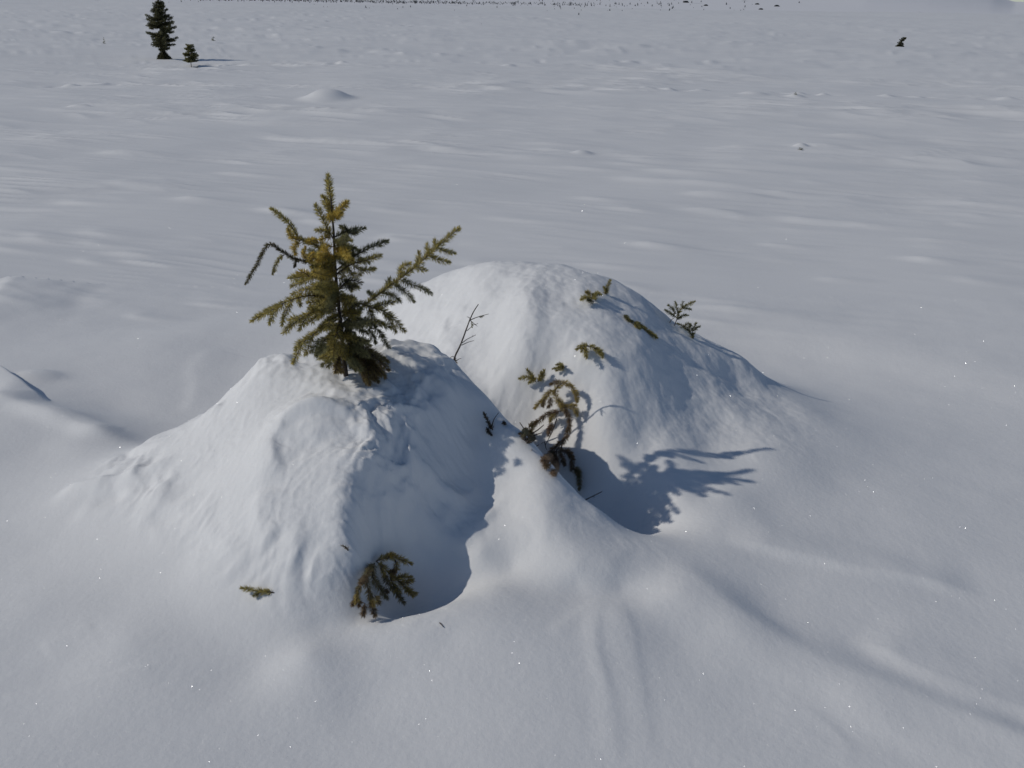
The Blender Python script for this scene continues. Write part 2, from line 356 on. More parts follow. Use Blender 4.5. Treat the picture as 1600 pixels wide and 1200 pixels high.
# ------------------------------------------------------------------ snow ground: one ring-shaped height sheet, split at the feet of the mounds
fine = np.radians(np.concatenate([np.arange(-37, 37, .1)]))
coarse = np.radians(np.arange(37, 323, 3.0))
th = np.concatenate([fine, coarse]); nt_ = len(th)
rr = np.concatenate([np.geomspace(.35, 1.5, 14)[:-1], np.geomspace(1.5, 5.4, 660)[:-1], np.geomspace(5.4, 30, 330)[:-1], np.geomspace(30, 7000, 110)])
nr = len(rr)
X = (rr[:, None] * np.sin(th)[None]).ravel(); Y = (rr[:, None] * np.cos(th)[None]).ravel()
Z = height(X, Y)
Z[np.hypot(X, Y) > 2500] -= 2
G = np.stack([X, Y, Z], 1).reshape(nr, nt_, 3)
dr = np.gradient(G, axis=0); dt = np.roll(G, -1, 1) - np.roll(G, 1, 1)
NN = np.cross(dt, dr).reshape(-1, 3); NN /= np.linalg.norm(NN, axis=1, keepdims=True) + 1e-12
NN[NN[:, 2] < 0] *= -1
V = np.concatenate([G.reshape(-1, 3), [[0, 0, 0]]])
I = (np.arange(nr - 1)[:, None] * nt_ + np.arange(nt_)[None]); J = (np.arange(nr - 1)[:, None] * nt_ + (np.arange(nt_)[None] + 1) % nt_)
Q = np.stack([I, I + nt_, J + nt_, J], -1).reshape(-1, 4)[:, ::-1]
cx = V[Q].mean(1); hb = np.zeros(len(Q)); sel = np.where((abs(cx[:, 0] + .1) < 3) & (abs(cx[:, 1] - 3.3) < 2))[0]
hb[sel] = rbf(cx[sel, 0], cx[sel, 1])
e1 = ((cx[:, 0] + .5) / 1.35) ** 2 + ((cx[:, 1] - 2.95) / .72) ** 2 < 1
e2 = ((cx[:, 0] - .35) / 1.05) ** 2 + ((cx[:, 1] - 3.95) / .9) ** 2 < 1
divide = cx[:, 1] > 3.45 - .35 * (cx[:, 0] + .1)
front = e1 & (hb > .075) & ~divide; back = e2 & (hb > .085) & divide
def ground_part(name, mask, label=None):
    F = Q[mask]; u, inv = np.unique(F, return_inverse=True)
    me = mesh_np(name, V[u], inv.reshape(-1, 4), SNOW, True)
    try: me.normals_split_custom_set_from_vertices(NN[np.minimum(u, len(NN) - 1)].tolist())
    except Exception as ex: print('normals', ex)
    o = link(name, me, kind='structure')
    if label: o['label'] = label
    return o
ground_part('snow_field', ~(front | back))
ground_part('snow_mound', front, 'near snow mound with the little spruce standing out of its top')
ground_part('snow_mound', back, 'lower snow mound behind, with buried spruce tips along its right side')
# innermost disc under the viewer
tri = np.stack([np.arange(nt_), (np.arange(nt_) + 1) % nt_, np.full(nt_, nr * nt_)], 1)
u, inv = np.unique(tri, return_inverse=True); link('snow_underfoot', mesh_np('snow_underfoot', V[u], inv.reshape(-1, 3), SNOW, True), kind='structure')
# hills
ha = np.radians(np.concatenate([np.arange(-34, 34, .15), np.arange(34, 326, 2)])); hr = np.geomspace(800, 6200, 150); na = len(ha)
hx = (hr[:, None] * np.sin(ha)).ravel(); hy = (hr[:, None] * np.cos(ha)).ravel(); hz = hill(hx, hy)
I = np.arange(len(hr) - 1)[:, None] * na + np.arange(na)[None]; J = np.arange(len(hr) - 1)[:, None] * na + (np.arange(na)[None] + 1) % na
HQ = np.stack([I, I + na, J + na, J], -1).reshape(-1, 4)[:, ::-1]
link('hills', mesh_np('hills', np.stack([hx, hy, hz], 1), HQ, HILL, True), kind='structure')

# ------------------------------------------------------------------ spruce shoots
rng = np.random.default_rng(4)
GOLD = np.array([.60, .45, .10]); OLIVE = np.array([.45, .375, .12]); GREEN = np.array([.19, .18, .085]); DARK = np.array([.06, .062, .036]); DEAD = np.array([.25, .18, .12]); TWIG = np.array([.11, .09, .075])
def smooth_path(p, k=6):
    p = np.asarray(p, float)
    if len(p) < 3: return np.array([p[0] + (p[-1] - p[0]) * t for t in np.linspace(0, 1, k)])
    q = np.vstack([2 * p[0] - p[1], p, 2 * p[-1] - p[-2]]); out = []
    for i in range(1, len(q) - 2):
        for t in np.linspace(0, 1, k, endpoint=False):
            a, b, c, d = q[i - 1:i + 3]
            out.append(.5 * ((2 * b) + (c - a) * t + (2 * a - 5 * b + 4 * c - d) * t * t + (3 * b - a - 3 * c + d) * t ** 3))
    out.append(p[-1]); return np.array(out)
NL, NW, ND = 1.6, 1.35, 1.45
class Acc:
    def __init__(s): s.sv, s.sf, s.sc, s.nv, s.nc, s.m = [], [], [], [], [], 0
    def stem(s, path, r0, r1, col=TWIG, k=6, rough=.0):
        p = np.asarray(path); n = len(p); T = np.gradient(p, axis=0); T /= np.linalg.norm(T, axis=1, keepdims=True) + 1e-9
        ref = np.array([.13, .97, .2]) if abs(T[0] @ np.array([0, 1, 0])) < .9 else np.array([1, 0, 0])
        a = np.cross(T, ref); a /= np.linalg.norm(a, axis=1, keepdims=True) + 1e-9; b = np.cross(T, a)
        an = np.arange(k) * 2 * math.pi / k; R = np.linspace(r0, r1, n)[:, None, None] * (1 + rough * rng.uniform(-1, 1, (n, k, 1)))
        v = p[:, None] + R * (np.cos(an)[None, :, None] * a[:, None] + np.sin(an)[None, :, None] * b[:, None])
        s.sv.append(v.reshape(-1, 3)); i = np.arange(n - 1)[:, None] * k + np.arange(k)[None]; j = np.arange(n - 1)[:, None] * k + (np.arange(k)[None] + 1) % k
        s.sf.append(np.stack([i, j, j + k, i + k], -1).reshape(-1, 4) + s.m)
        s.sf.append(np.array([[x, x, x, x] for x in []]).reshape(0, 4).astype(int) + s.m)
        tip = np.array([(n - 1) * k + q for q in range(4)])[None] if k >= 4 else None
        if tip is not None: s.sf.append(tip + s.m)
        s.sc.append(np.tile(col, (n * k, 1)) * rng.uniform(.85, 1.15)); s.m += n * k
    def needles(s, path, L=.013, w=.0013, dens=2600, col=OLIVE, col2=None, start=0.0, spread=60, droop=0.0, taper=True):
        p = np.asarray(path); sl_ = np.linalg.norm(np.diff(p, axis=0), axis=1); cum = np.concatenate([[0], np.cumsum(sl_)]); tot = cum[-1]
        n = max(6, int(tot * (1 - start) * dens * ND)); d = np.sort(rng.uniform(start, 1, n)) * tot
        B = np.stack([np.interp(d, cum, p[:, k]) for k in range(3)], 1)
        T = np.gradient(p, axis=0); T /= np.linalg.norm(T, axis=1, keepdims=True) + 1e-9
        T = np.stack([np.interp(d, cum, T[:, k]) for k in range(3)], 1); T /= np.linalg.norm(T, axis=1, keepdims=True) + 1e-9
        rv = rng.normal(size=(n, 3)); rv[:, 2] += .35; rv -= (rv * T).sum(1, keepdims=True) * T; rv /= np.linalg.norm(rv, axis=1, keepdims=True) + 1e-9
        end = np.clip((tot - d) / .018, 0, 1) if taper else np.ones(n)
        an = np.radians(rng.normal(spread, 11, n) * (.5 + .5 * end))[:, None]
        D = T * np.cos(an) + rv * np.sin(an); D[:, 2] -= droop; D /= np.linalg.norm(D, axis=1, keepdims=True)
        L = L * NL; w = w * NW; ln = (L * rng.uniform(.65, 1.12, n) * (.65 + .35 * end))[:, None]
        sd = np.cross(D, rng.normal(size=(n, 3))); sd /= np.linalg.norm(sd, axis=1, keepdims=True) + 1e-9; sd *= w / 2
        s.nv.append(np.stack([B - sd * .5, B + D * ln * .45 - sd, B + D * ln, B + D * ln * .45 + sd], 1).reshape(-1, 4, 3))
        c2 = col if col2 is None else col2
        f = rng.uniform(0, 1, (n, 1)) ** 1.5; c = col * (1 - f) + c2 * f; c = c * rng.uniform(.6, 1.35, (n, 1))
        s.nc.append(np.repeat(c[:, None], 4, 1))
    def build(s, parent, stem_name='branch', needle_name='needles'):
        st = None
        if s.sv: st = link(stem_name, mesh_np(stem_name, np.vstack(s.sv), np.vstack(s.sf), BARK, True, np.vstack(s.sc)), parent)
        if s.nv:
            v = np.vstack(s.nv); k = len(v)
            o = link(needle_name, mesh_np(needle_name, v.reshape(-1, 3), np.arange(4 * k).reshape(-1, 4), NEEDLE, False, np.vstack(s.nc).reshape(-1, 3)), st or parent, 'stuff')
        return st
def empty(name, loc, label, cat, group=None):
    o = bpy.data.objects.new(name, None); C.objects.link(o); o.empty_display_size = .05; o.location = loc
    return tag(o, label, cat, group)
def rel(pts, base): return np.asarray(pts) - base

# ------------------------------------------------------------------ little spruce on the front mound
def ZA(p): return (360 + p[0] / 3.242, 250 + p[1] / 3.242)
base = surf(572, 585); YB = base[1]
sap = empty('spruce_sapling', base, 'little olive-green spruce sticking out of the top of the near snow mound', 'spruce')
def A3(p, off): q = ZA(p); return on_y(q[0], q[1], YB + off) - base
def path3(pts, d0, d1):
    n = len(pts); return smooth_path([A3(p, d0 + (d1 - d0) * i / max(1, n - 1)) for i, p in enumerate(pts)], 5)
ac = Acc()
tr = smooth_path([A3(p, 0) for p in [(590, 1130), (575, 1000), (560, 850), (545, 700), (532, 560), (525, 400), (517, 290), (508, 180)]], 4)
ac.stem(tr, .0085, .002, TWIG * .8, 8, .08)
trunk = ac.build(sap, 'trunk')
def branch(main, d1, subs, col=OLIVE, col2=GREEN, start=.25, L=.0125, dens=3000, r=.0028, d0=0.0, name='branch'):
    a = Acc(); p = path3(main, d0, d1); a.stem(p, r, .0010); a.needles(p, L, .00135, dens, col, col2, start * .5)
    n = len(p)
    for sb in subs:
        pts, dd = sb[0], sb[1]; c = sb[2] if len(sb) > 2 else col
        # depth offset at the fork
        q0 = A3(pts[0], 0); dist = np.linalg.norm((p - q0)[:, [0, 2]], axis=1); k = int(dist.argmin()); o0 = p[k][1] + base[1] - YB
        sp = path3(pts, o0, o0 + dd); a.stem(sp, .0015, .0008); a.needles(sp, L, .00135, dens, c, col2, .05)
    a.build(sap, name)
# leader and top
branch([(510, 300), (505, 180), (495, 78)], .04, [([(516, 275), (490, 230), (468, 185)], .01), ([(520, 290), (550, 255), (595, 215)], -.03, GOLD), ([(525, 300), (545, 280), (560, 270)], -.05, GOLD), ([(515, 310), (505, 295), (500, 285)], -.05, GOLD)], OLIVE * 1.2, GREEN, 0, .013, 4200, name='leader')
branch([(522, 400), (490, 345), (432, 228)], -.03, [([(505, 375), (470, 360), (435, 358)], -.02), ([(510, 395), (480, 395), (455, 405)], -.04, GOLD)], OLIVE * 1.1, GREEN, .2)
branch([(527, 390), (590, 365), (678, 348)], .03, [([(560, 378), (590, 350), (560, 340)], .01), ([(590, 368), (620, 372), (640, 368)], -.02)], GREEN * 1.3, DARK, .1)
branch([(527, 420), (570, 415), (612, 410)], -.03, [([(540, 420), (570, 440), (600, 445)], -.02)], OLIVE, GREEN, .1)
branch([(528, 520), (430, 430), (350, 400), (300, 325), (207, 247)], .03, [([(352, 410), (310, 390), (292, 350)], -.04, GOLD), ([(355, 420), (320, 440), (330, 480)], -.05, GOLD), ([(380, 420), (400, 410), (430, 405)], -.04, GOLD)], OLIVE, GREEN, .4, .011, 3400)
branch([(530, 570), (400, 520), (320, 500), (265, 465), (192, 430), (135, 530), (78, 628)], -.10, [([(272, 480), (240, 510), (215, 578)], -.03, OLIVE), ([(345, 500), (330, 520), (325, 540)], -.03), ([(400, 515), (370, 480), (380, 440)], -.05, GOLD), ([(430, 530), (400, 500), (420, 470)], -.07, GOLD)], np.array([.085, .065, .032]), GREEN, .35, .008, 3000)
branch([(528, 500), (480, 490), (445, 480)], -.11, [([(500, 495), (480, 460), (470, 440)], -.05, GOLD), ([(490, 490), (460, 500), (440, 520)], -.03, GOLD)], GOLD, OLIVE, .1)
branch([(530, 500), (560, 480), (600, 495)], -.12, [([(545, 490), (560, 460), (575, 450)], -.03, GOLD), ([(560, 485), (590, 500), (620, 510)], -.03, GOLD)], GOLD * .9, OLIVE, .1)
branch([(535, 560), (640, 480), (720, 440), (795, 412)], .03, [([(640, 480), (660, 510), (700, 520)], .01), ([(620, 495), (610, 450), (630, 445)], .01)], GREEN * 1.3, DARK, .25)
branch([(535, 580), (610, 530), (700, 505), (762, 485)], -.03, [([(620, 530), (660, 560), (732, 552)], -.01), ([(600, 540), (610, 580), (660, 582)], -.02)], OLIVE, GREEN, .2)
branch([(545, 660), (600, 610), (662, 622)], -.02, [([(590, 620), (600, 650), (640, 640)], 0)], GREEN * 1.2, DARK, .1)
branch([(570, 830), (640, 770), (700, 720), (790, 650), (860, 600), (950, 530), (1050, 440), (1160, 345)], .20,
       [([(862, 598), (865, 550), (912, 525)], -.03), ([(945, 533), (955, 500), (955, 465)], .02), ([(990, 492), (1000, 460), (995, 425)], .02), ([(1030, 458), (1040, 430), (1035, 405)], .01), ([(1050, 445), (1090, 465), (1135, 472)], 0),
        ([(1000, 485), (1050, 505), (1108, 520)], -.02), ([(940, 540), (965, 555), (990, 560)], -.01), ([(855, 605), (940, 640), (1020, 678)], -.02, GREEN), ([(820, 630), (880, 665), (928, 716)], -.02, GREEN), ([(795, 648), (800, 620), (812, 600)], .0, GREEN),
        ([(760, 672), (820, 690), (860, 720)], -.03, GREEN), ([(720, 700), (715, 680), (700, 670)], .02, GREEN)], OLIVE * 1.15, GREEN, .38, .0125, 3000, .0045)
branch([(565, 790), (640, 730), (720, 750), (800, 780), (882, 868)], -.02, [([(720, 750), (780, 730), (830, 720)], -.03, OLIVE), ([(780, 775), (810, 820), (835, 870)], -.01), ([(700, 745), (720, 800), (780, 840)], -.03, OLIVE)], OLIVE, DARK, .25)
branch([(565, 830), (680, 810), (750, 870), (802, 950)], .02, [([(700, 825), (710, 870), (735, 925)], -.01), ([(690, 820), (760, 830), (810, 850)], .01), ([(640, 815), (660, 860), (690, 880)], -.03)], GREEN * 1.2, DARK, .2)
branch([(548, 740), (480, 700), (400, 688), (300, 712), (190, 768), (108, 815)], -.20, [([(345, 698), (350, 720), (355, 735)], 0), ([(310, 708), (285, 770), (262, 835)], -.01), ([(270, 728), (225, 770), (200, 828)], -.01), ([(220, 755), (190, 770), (165, 785)], 0)], OLIVE * 1.1, GREEN, .3, .012, 3200)
branch([(550, 740), (450, 760), (380, 790), (320, 830), (268, 878)], -.2, [([(400, 782), (370, 820), (350, 860)], -.02), ([(430, 768), (430, 800), (390, 830)], -.03), ([(350, 808), (320, 800), (300, 812)], -.01)], OLIVE * 1.2, GREEN, .2)
branch([(555, 800), (440, 870), (370, 925), (318, 1028)], -.20, [([(420, 885), (400, 930), (383, 985)], -.01), ([(380, 915), (345, 930), (330, 960)], -.01)], OLIVE, GREEN, .25)
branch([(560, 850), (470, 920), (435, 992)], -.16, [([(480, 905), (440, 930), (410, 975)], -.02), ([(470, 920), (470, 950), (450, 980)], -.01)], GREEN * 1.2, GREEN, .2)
branch([(555, 820), (530, 900), (522, 1015)], -.14, [([(535, 890), (505, 930), (500, 970)], -.01), ([(540, 870), (560, 920), (555, 980)], -.02)], OLIVE, GREEN, .1)
branch([(565, 880), (600, 920), (605, 1000)], -.08, [([(585, 900), (640, 940), (650, 990)], -.02), ([(600, 930), (580, 960), (575, 1000)], -.02)], OLIVE, GREEN, .1)
branch([(540, 650), (430, 590), (300, 600)], -.20, [([(430, 592), (360, 620), (310, 640)], -.02), ([(400, 590), (370, 570), (340, 575)], -.02, GOLD), ([(460, 610), (400, 650), (315, 680)], -.03), ([(450, 600), (440, 570), (450, 550)], -.04, GOLD)], OLIVE * 1.15, GREEN, .2)
branch([(545, 660), (500, 640), (430, 640)], -.2, [([(490, 640), (440, 680), (400, 660)], -.02)], OLIVE, GREEN, .1)
# shoots filling the middle, each on its own short branch
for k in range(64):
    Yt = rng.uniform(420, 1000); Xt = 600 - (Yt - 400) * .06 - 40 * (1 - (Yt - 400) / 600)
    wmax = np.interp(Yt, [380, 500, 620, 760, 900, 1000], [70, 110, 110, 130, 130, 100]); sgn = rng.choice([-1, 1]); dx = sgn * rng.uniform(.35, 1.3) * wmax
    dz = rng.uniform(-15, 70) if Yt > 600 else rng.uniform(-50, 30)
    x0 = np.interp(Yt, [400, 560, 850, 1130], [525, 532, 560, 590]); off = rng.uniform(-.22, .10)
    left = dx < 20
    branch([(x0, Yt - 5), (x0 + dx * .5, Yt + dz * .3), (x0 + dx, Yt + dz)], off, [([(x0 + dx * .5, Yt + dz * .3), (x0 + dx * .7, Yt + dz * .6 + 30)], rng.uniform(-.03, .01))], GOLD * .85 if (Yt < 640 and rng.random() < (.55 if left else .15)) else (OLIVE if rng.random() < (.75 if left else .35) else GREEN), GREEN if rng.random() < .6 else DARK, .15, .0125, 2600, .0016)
# brown dead lower tuft half sunk in the crust
for k in range(15):
    x0, y0 = 655 + rng.uniform(-20, 20), 960 + rng.uniform(-20, 20); xe = 640 + (k / 14) * 165 + rng.uniform(-10, 10); ye = 1040 + 85 * math.sin(math.pi * (k / 14)) ** .7 + rng.uniform(-25, 15)
    branch([(x0, y0), ((x0 + xe) / 2 + rng.uniform(-12, 12), (y0 + ye) / 2), (xe, ye)], rng.uniform(-.10, -.03), [], DEAD * .75, OLIVE * .6, .1, .013, 4200, .0016, d0=-.03, name='dead_branch')
for k in range(4):
    branch([(560, 960), (545, 1010), (530 + k * 12, 1075)], -.09 + .02 * k, [], DEAD * .7, OLIVE * .7, .1, .012, 3500, .0016, d0=-.02, name='dead_branch')

# ------------------------------------------------------------------ sprigs poking out of the snow
def sprig(label, zoom, shoots, lift=.02, cols=(OLIVE, GREEN), L=.0125, dens=3000, name='spruce_sprig', stem_r=.002, cat='spruce sprig', group=None, spread=52, droop=0, baselift=None):
    """shoots: (points, lift at start, lift at end[, colour[, needle start]]) traced over the snow surface below them."""
    bp = surf(*zoom(shoots[0][0][0])); e = empty(name, bp, label, cat, group)
    for sh in shoots:
        pts, l0, l1 = sh[:3]; c = sh[3] if len(sh) > 3 else cols[0]; st = sh[4] if len(sh) > 4 else .05
        n = len(pts); q = []
        for i, p in enumerate(pts):
            q.append(surf(*zoom(p), lift=l0 + (l1 - l0) * i / (n - 1)) - bp)
        q = smooth_path(q, 5); a = Acc(); a.stem(q, stem_r, stem_r * .45)
        if c is not None: a.needles(q, L, .00135, dens, c, cols[1], st, spread, droop)
        a.build(e, 'shoot')
    return e
def sprig_y(label, zoom, y, shoots, cols=(OLIVE, GREEN), L=.0125, dens=3000, name='spruce_sprig', stem_r=.002, cat='spruce sprig', basepx=None, part='shoot'):
    """shoots standing clear of the snow, traced at depth y: (points, dy at end[, colour[, start[, radius]]])"""
    bp = on_y(*zoom(basepx or shoots[0][0][0]), y); e = empty(name, bp, label, cat)
    for sh in shoots:
        pts, dd = sh[:2]; c = sh[2] if len(sh) > 2 else cols[0]; st = sh[3] if len(sh) > 3 else .05; r = sh[4] if len(sh) > 4 else stem_r
        n = len(pts); q = smooth_path([on_y(*zoom(p), y + dd * i / (n - 1)) - bp for i, p in enumerate(pts)], 5)
        a = Acc(); a.stem(q, r, r * .5, TWIG, 6, .12)
        if c is not None: a.needles(q, L, .00135, dens, c, cols[1], st)
        a.build(e, part)
    return e
ZB = lambda p: (790 + p[0] / 5, 560 + p[1] / 5)
ZC = lambda p: (880 + p[0] / 6.667, 420 + p[1] / 6.667)
ZD = lambda p: (530 + p[0] / 8, 840 + p[1] / 8)
ZE = lambda p: (690 + p[0] / 10, 460 + p[1] / 10)
PX = lambda p: p
BR = np.array([.17, .13, .075])
# big drooping branch on the back mound
sprig('drooping brownish spruce branch hanging down the near face of the back mound', ZB, [
  ([(430, 420), (440, 380), (400, 320), (380, 260)], .03, .06, OLIVE),
  ([(380, 270), (410, 220), (460, 190), (520, 230), (550, 280), (560, 335)], .06, .05, OLIVE),
  ([(430, 200), (400, 185), (355, 200)], .06, .06, BR), ([(390, 240), (330, 280), (290, 330), (230, 385)], .06, .06, OLIVE), ([(345, 300), (350, 340), (335, 380)], .06, .05, BR),
  ([(300, 320), (295, 345), (290, 370)], .06, .05, BR),
  ([(400, 320), (430, 340), (440, 370)], .06, .07, OLIVE), ([(440, 390), (500, 375), (550, 370)], .05, .05, OLIVE), ([(530, 380), (550, 410), (560, 440)], .05, .04, OLIVE),
  ([(440, 400), (480, 430), (500, 490), (490, 560), (460, 640), (400, 680)], .05, .05, BR),
  ([(430, 410), (390, 420), (320, 440), (260, 490), (210, 520)], .05, .05, BR * .9), ([(400, 430), (360, 460), (350, 490)], .05, .06, OLIVE),
  ([(400, 470), (370, 560), (330, 640), (310, 680)], .04, .03, None), ([(365, 500), (345, 550), (335, 600)], .05, .05, DEAD),
  ([(400, 680), (360, 720), (340, 760)], .05, .05, BR * .7), ([(430, 670), (390, 730), (340, 800), (320, 840)], .05, .04, BR), ([(440, 680), (430, 740), (460, 830)], .05, .04, BR),
  ([(400, 720), (390, 820), (375, 900)], .04, .03, DEAD), ([(350, 770), (310, 790), (300, 800)], .04, .03, DEAD),
  ([(440, 720), (490, 730), (520, 790), (515, 870)], .05, .03, BR * .8), ([(480, 730), (510, 750), (520, 770)], .05, .05, BR * .6),
  ([(515, 860), (560, 890), (575, 950), (575, 1020)], .03, .02, GREEN), ([(530, 860), (570, 880), (570, 910)], .03, .03, GREEN)],
  cols=(OLIVE, DEAD), L=.0125, dens=3400, spread=60, droop=.15, name='spruce_branch', cat='branch')
sprig('dark needled stub with three bare cut twigs where the two mounds meet', ZB, [
  ([(170, 660), (190, 600), (200, 560), (240, 490)], .03, .05, GREEN), ([(170, 600), (150, 560), (110, 500)], .05, .07, None), ([(200, 590), (250, 560), (298, 520)], .05, .07, None), ([(210, 610), (240, 595), (285, 580)], .05, .07, None),
  ([(160, 640), (130, 600), (110, 590)], .03, .05, BR), ([(180, 540), (210, 510), (240, 500)], .05, .05, GREEN), ([(160, 650), (185, 640), (215, 620)], .04, .04, DARK), ([(150, 640), (140, 600), (160, 560)], .04, .04, GREEN)],
  cols=(GREEN, DEAD), L=.010, stem_r=.0032, name='twig_stub', cat='twigs')
sprig('thin bare twig lying on the snow below the twig stub', ZB, [([(205, 715), (250, 680), (305, 650)], .01, .03, None), ([(305, 650), (315, 700), (325, 715)], .03, .01, None)], name='bare_twig', cat='twig', stem_r=.0018)
sprig('pair of short green spruce tips left of the round one on the back mound', ZB, [
  ([(240, 185), (200, 150), (110, 158)], .02, .03), ([(220, 160), (190, 120), (170, 90)], .02, .03), ([(230, 170), (200, 180), (185, 190)], .02, .03), ([(250, 185), (290, 140), (300, 95)], .02, .03), ([(255, 180), (275, 130), (280, 110)], .02, .04)], L=.011, cols=(OLIVE * .9, GREEN))
sprig('single round green spruce tip above the drooping branch', ZB, [([(450, 60), (410, 75), (370, 82)], .01, .03), ([(450, 65), (430, 45), (400, 50)], .01, .03), ([(455, 60), (440, 80), (400, 95)], .01, .03), ([(450, 70), (435, 60), (430, 55)], .01, .05)], L=.009, cols=(OLIVE * .8, GREEN))
sprig('green spruce tip with a blue shadow beside it in the middle of the back mound', ZC, [
  ([(270, 810), (200, 800), (140, 840)], .03, .05), ([(240, 820), (235, 870), (240, 925)], .03, .05), ([(250, 800), (330, 830), (400, 900)], .03, .04), ([(320, 830), (380, 850), (410, 920)], .04, .03), ([(230, 810), (200, 840), (190, 860)], .03, .05)], L=.012)
sprig('yellow-green spruce tip near the top of the back mound', ZC, [
  ([(300, 330), (240, 300), (185, 320)], .03, .05, OLIVE), ([(290, 300), (260, 250), (240, 245)], .03, .05, GOLD * .7), ([(300, 310), (350, 260), (390, 270)], .02, .04, OLIVE), ([(320, 340), (290, 340), (260, 330)], .03, .03, DARK), ([(340, 330), (330, 300), (310, 270)], .03, .05, OLIVE)], L=.012)
p0 = surf(*ZC((450, 265)))
sprig_y('short upright spruce tip standing just below the crest of the back mound', ZC, p0[1], [([(450, 275), (455, 210), (490, 120)], -.01), ([(440, 260), (440, 220), (425, 195)], -.01)], L=.010, cols=(OLIVE * .9, GREEN))
sprig('long spruce shoot lying half buried along the shaded side of the back mound', ZC, [
  ([(640, 480), (680, 540), (720, 550)], .005, .015, GREEN), ([(730, 550), (800, 590), (880, 650), (975, 718)], .01, .025, OLIVE), ([(740, 560), (770, 600), (800, 620)], .015, .02, OLIVE)], L=.011, dens=4200)
yb = surf(1075, 524)[1] + .03
sprig_y('fan of grey-green spruce twigs rising behind the right edge of the back mound', ZC, yb, [
  ([(1160, 590), (1190, 510), (1230, 420), (1370, 340)], .0, OLIVE, .2), ([(1200, 480), (1180, 400), (1165, 345)], .02), ([(1170, 500), (1120, 470), (1060, 430)], -.02), ([(1170, 470), (1130, 410), (1095, 380)], .0), ([(1240, 410), (1240, 370), (1250, 345)], .0),
  ([(1250, 410), (1300, 420), (1330, 425)], .0), ([(1200, 510), (1250, 490), (1300, 485)], .0), ([(1190, 530), (1220, 510), (1225, 505)], .0, GREEN), ([(1110, 560), (1130, 530), (1170, 500)], 0, None),
  ], L=.009, dens=2400, cols=(GREEN * 1.5, GREEN), name='spruce_sprig')
yb2 = surf(1085, 535)[1] + .03
sprig_y('lower clump of spruce twigs hanging over the right edge of the back mound', ZC, yb2, [
  ([(1360, 740), (1320, 660), (1240, 600), (1190, 570)], .0, GREEN * 1.4), ([(1250, 620), (1300, 570), (1330, 590)], 0), ([(1330, 650), (1370, 600), (1385, 565)], .0), ([(1340, 660), (1390, 620), (1425, 600)], 0), ([(1350, 720), (1340, 690), (1370, 670)], 0), ([(1290, 640), (1320, 600), (1330, 580)], 0)],
  L=.009, dens=2400, cols=(GREEN * 1.4, GREEN))
# bare little dead spruce between the mounds
yt = 3.30
sprig_y('thin bare grey twig with side shoots standing behind the crest of the near mound', ZE, yt, [
  ([(180, 1150), (205, 980), (290, 800), (370, 590), (440, 400), (500, 270), (575, 155)], .0, None, 0, .0032), ([(450, 400), (560, 355), (735, 305)], .0, None, 0, .0018), ([(580, 355), (620, 350), (650, 340)], .0, GREEN, 0, .001),
  ([(445, 380), (420, 355), (395, 352)], 0, None, 0, .0015), ([(395, 570), (440, 530), (475, 500)], 0, None, 0, .0014), ([(450, 400), (480, 470), (475, 520)], -.02, GREEN * 1.5, .2, .001), ([(450, 410), (510, 460), (560, 500)], -.02, None, 0, .0014), ([(510, 470), (545, 465), (570, 450)], 0, None, 0, .0012),
  ([(320, 760), (400, 700), (535, 632)], .0, None, 0, .0016), ([(310, 795), (420, 745), (505, 722)], .01, None, 0, .0016), ([(485, 665), (488, 645), (485, 630)], 0, None, 0, .001), ([(205, 980), (160, 970), (130, 1000)], 0, None, 0, .0014), ([(230, 1040), (270, 1010), (310, 1000)], 0, None, 0, .0014), ([(215, 990), (210, 1020), (240, 1070)], 0, DEAD, 0, .002)],
  L=.006, dens=1500, name='bare_twig', cat='twig', part='twig')
sprig_y('straight dark stick jutting from the edge of the near mound by the blue shadow', PX, 2.86, [([(880, 800), (915, 781), (941, 768)], .02, None, 0, .0028), ([(921, 778), (925, 776), (929, 777)], 0, None, 0, .0016)], name='stick', cat='stick', part='twig')
sprig('small dead twigs poking through the shaded right side of the near mound', PX, [([(770, 672), (764, 662), (756, 645)], .0, .035, DEAD * .5), ([(768, 668), (772, 655), (779, 645)], .0, .03, None), ([(760, 668), (763, 675), (768, 680)], .0, .015, DEAD * .5), ([(784, 662), (787, 661), (790, 663)], 0, .015, DEAD * .6)], L=.008, name='dead_twig', cat='twig', cols=(DEAD * .5, DARK))
sprig('short olive spruce tip lying on the lit foot of the near mound', PX, [([(428, 926), (400, 923), (378, 919)], .0, .03, OLIVE), ([(405, 926), (402, 929), (398, 931)], .005, .01, GREEN)], L=.011, dens=2600)
